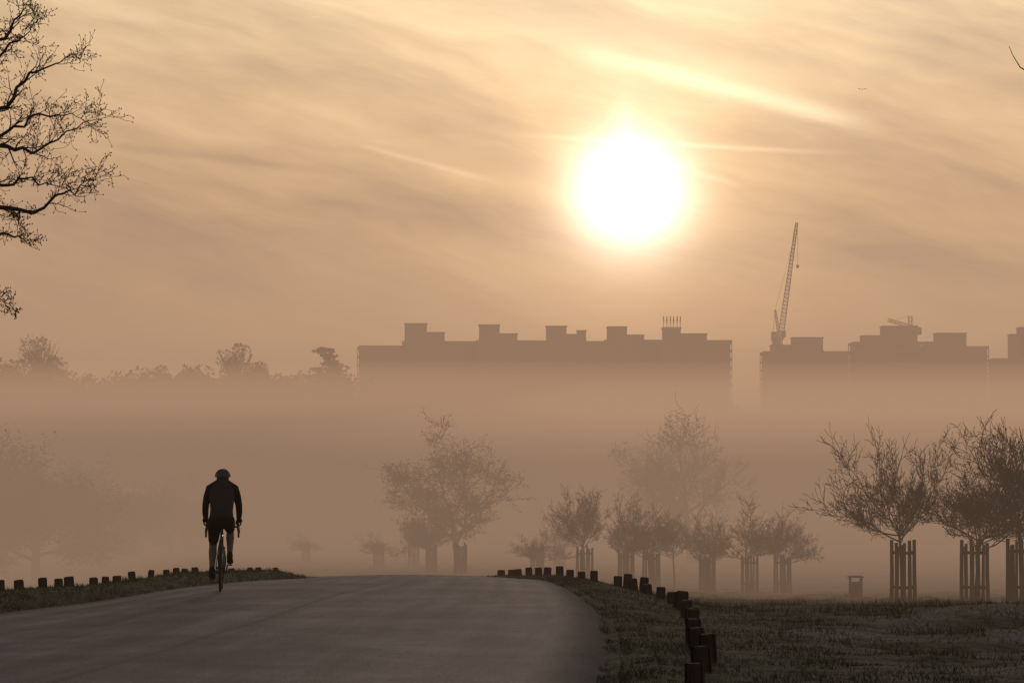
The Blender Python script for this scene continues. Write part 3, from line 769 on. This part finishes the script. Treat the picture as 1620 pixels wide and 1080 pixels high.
# ---------------------------------------------------------------- world
w=bpy.data.worlds.new('World'); scene.world=w; w.use_nodes=True; nt=w.node_tree; S.nt=nt; nt.nodes.clear()
out=nt.nodes.new('ShaderNodeOutputWorld'); bg=nt.nodes.new('ShaderNodeBackground'); bg2=nt.nodes.new('ShaderNodeBackground'); ad=nt.nodes.new('ShaderNodeAddShader')
tc=nt.nodes.new('ShaderNodeTexCoord'); sp=nt.nodes.new('ShaderNodeSeparateXYZ'); nt.links.new(tc.outputs['Generated'],sp.inputs[0])
X,Y,Z=[S(sp.outputs[i]) for i in range(3)]
A=M('ARCTAN2',X,Y)*57.2958; E=M('ARCSINE',Z)*57.2958
c=ramp((E+2.0)/30.0,[(0,lin(144,119,100)),(.133,lin(168,137,114)),(.2,lin(175,144,119)),(.25,lin(192,157,126)),(.317,lin(215,180,142)),(.39,lin(232,201,160)),(.7,lin(170,155,138)),(1,lin(118,118,124))])
al=A*.966-E*.259; ac=A*.259+E*.966
n1=tnoise(vec(al*.13,ac*.46),1,3,.55); n2=tnoise(vec(al*.27,ac*1.4+n1*2.8),1,5,.62)
up=sstep(E,1.8,5.5)
def strip(a0,e0,a1,e1,w_,curv=0,tap=.15,nz=.16):
    L=math.hypot(a1-a0,e1-e0); dx,dy=(a1-a0)/L,(e1-e0)/L
    t=((A-a0)*dx+(E-e0)*dy)/L; d=(E-e0)*dx-(A-a0)*dy
    if curv: d=d-(t*(1.0-t))*(4*curv)
    if nz: d=d+(n2-.5)*nz
    return gauss(d,w_)*sstep(t,0,tap)*sstep(1.0-t,0,tap)
dark=strip(-8.8,6.75,-2.6,6.1,.10,0,.3,.05)*.24+strip(-4.5,6.3,5.5,4.2,.5,-.25,.3)*.26+strip(3.0,5.2,12,3.9,.45,0,.3)*.26+strip(6.3,10.1,12,8.3,.5,0,.2)*.2+strip(-12,4.6,1,3.4,.8,0,.3)*.1+strip(-11,8.6,-4,7.2,.35,0,.3)*.1
left=sstep(A,1.0,-10.0)
cl=(sstep(n1,.28,.72)-.5)*.48+(n2-.5)*.85
tot=cl*up-dark
c=scalec(c,1.0+tot-left*.15)
c=addc(c,scalec((.01,.008,.11),M('MAXIMUM',tot*-1.0,0.0)))
Dx=A-2.38; Dy=E-5.78
r2=M('SQRT',Dx*Dx+Dy*Dy)
lit=strip(.6,8.8,7.9,6.85,.16,.06,.3,.10)*.85+strip(-1.0,9.5,7.6,6.95,.45,.1,.35,.4)*.4+strip(-.4,6.98,7.2,6.5,.05,0,.3,.04)*.5+strip(-3.4,6.82,-.1,5.95,.055,0,.3,.05)*.3+strip(2.5,6.6,4.9,5.8,.07,0,.3,.05)*.3+strip(1.5,10,3.6,9.2,.12,0,.3)*.2
c=addc(c,scalec((.5,.43,.30),lit))
c=addc(c,scalec((.52,.38,.20),M('EXPONENT',r2*-.34)*(.55+n2*.9)))
c=addc(c,scalec((.48,.33,.17),gauss(r2,2.0)))
c=addc(c,scalec((.35,.27,.18),gauss(r2,1.45)))
c=addc(c,scalec((3.0,2.75,2.5),gauss(r2,.97)))
pil=gauss(Dx+.1,.26)*gauss(Dy-1.4,.6)
c=addc(c,scalec((.30,.27,.21),pil))
topg=gauss(A-3.5,6.5)*sstep(E,6.0,9.3)*sstep(E,25,12)
c=addc(c,scalec((.20,.17,.12),topg*(.3+n1*1.4)))
rose=gauss(A-3.3,2.6)*gauss(E-3.4,.7)
c=addc(c,scalec((.09,.02,0),rose))
put(bg.inputs[0],c); bg.inputs[1].default_value=1.0
sky=nt.nodes.new('ShaderNodeTexSky'); sky.sky_type='NISHITA'; sky.sun_disc=False; sky.sun_elevation=R(5.9); sky.sun_rotation=R(2.4); sky.dust_density=3
nt.links.new(sky.outputs[0],bg2.inputs[0]); bg2.inputs[1].default_value=.003
nt.links.new(bg.outputs[0],ad.inputs[0]); nt.links.new(bg2.outputs[0],ad.inputs[1]); nt.links.new(ad.outputs[0],out.inputs[0])

ld=bpy.data.lights.new('sun','SUN'); ld.energy=.6; ld.angle=R(10); ld.color=(1,.8,.6)
lo=bpy.data.objects.new('sun',ld); COL.objects.link(lo)
d=Vector((math.sin(R(2.4))*math.cos(R(5.9)),math.cos(R(2.4))*math.cos(R(5.9)),math.sin(R(5.9))))
lo.rotation_euler=d.to_track_quat('Z','Y').to_euler(); lo.location=(0,0,60)

cam=bpy.data.cameras.new('camera'); cam.lens=100; cam.sensor_width=36; cam.clip_end=9000; cam.clip_start=.5
co=bpy.data.objects.new('camera',cam); COL.objects.link(co); co.location=(0,0,1.6)
co.rotation_euler=(R(90)+math.atan(220/4500),0,0); scene.camera=co
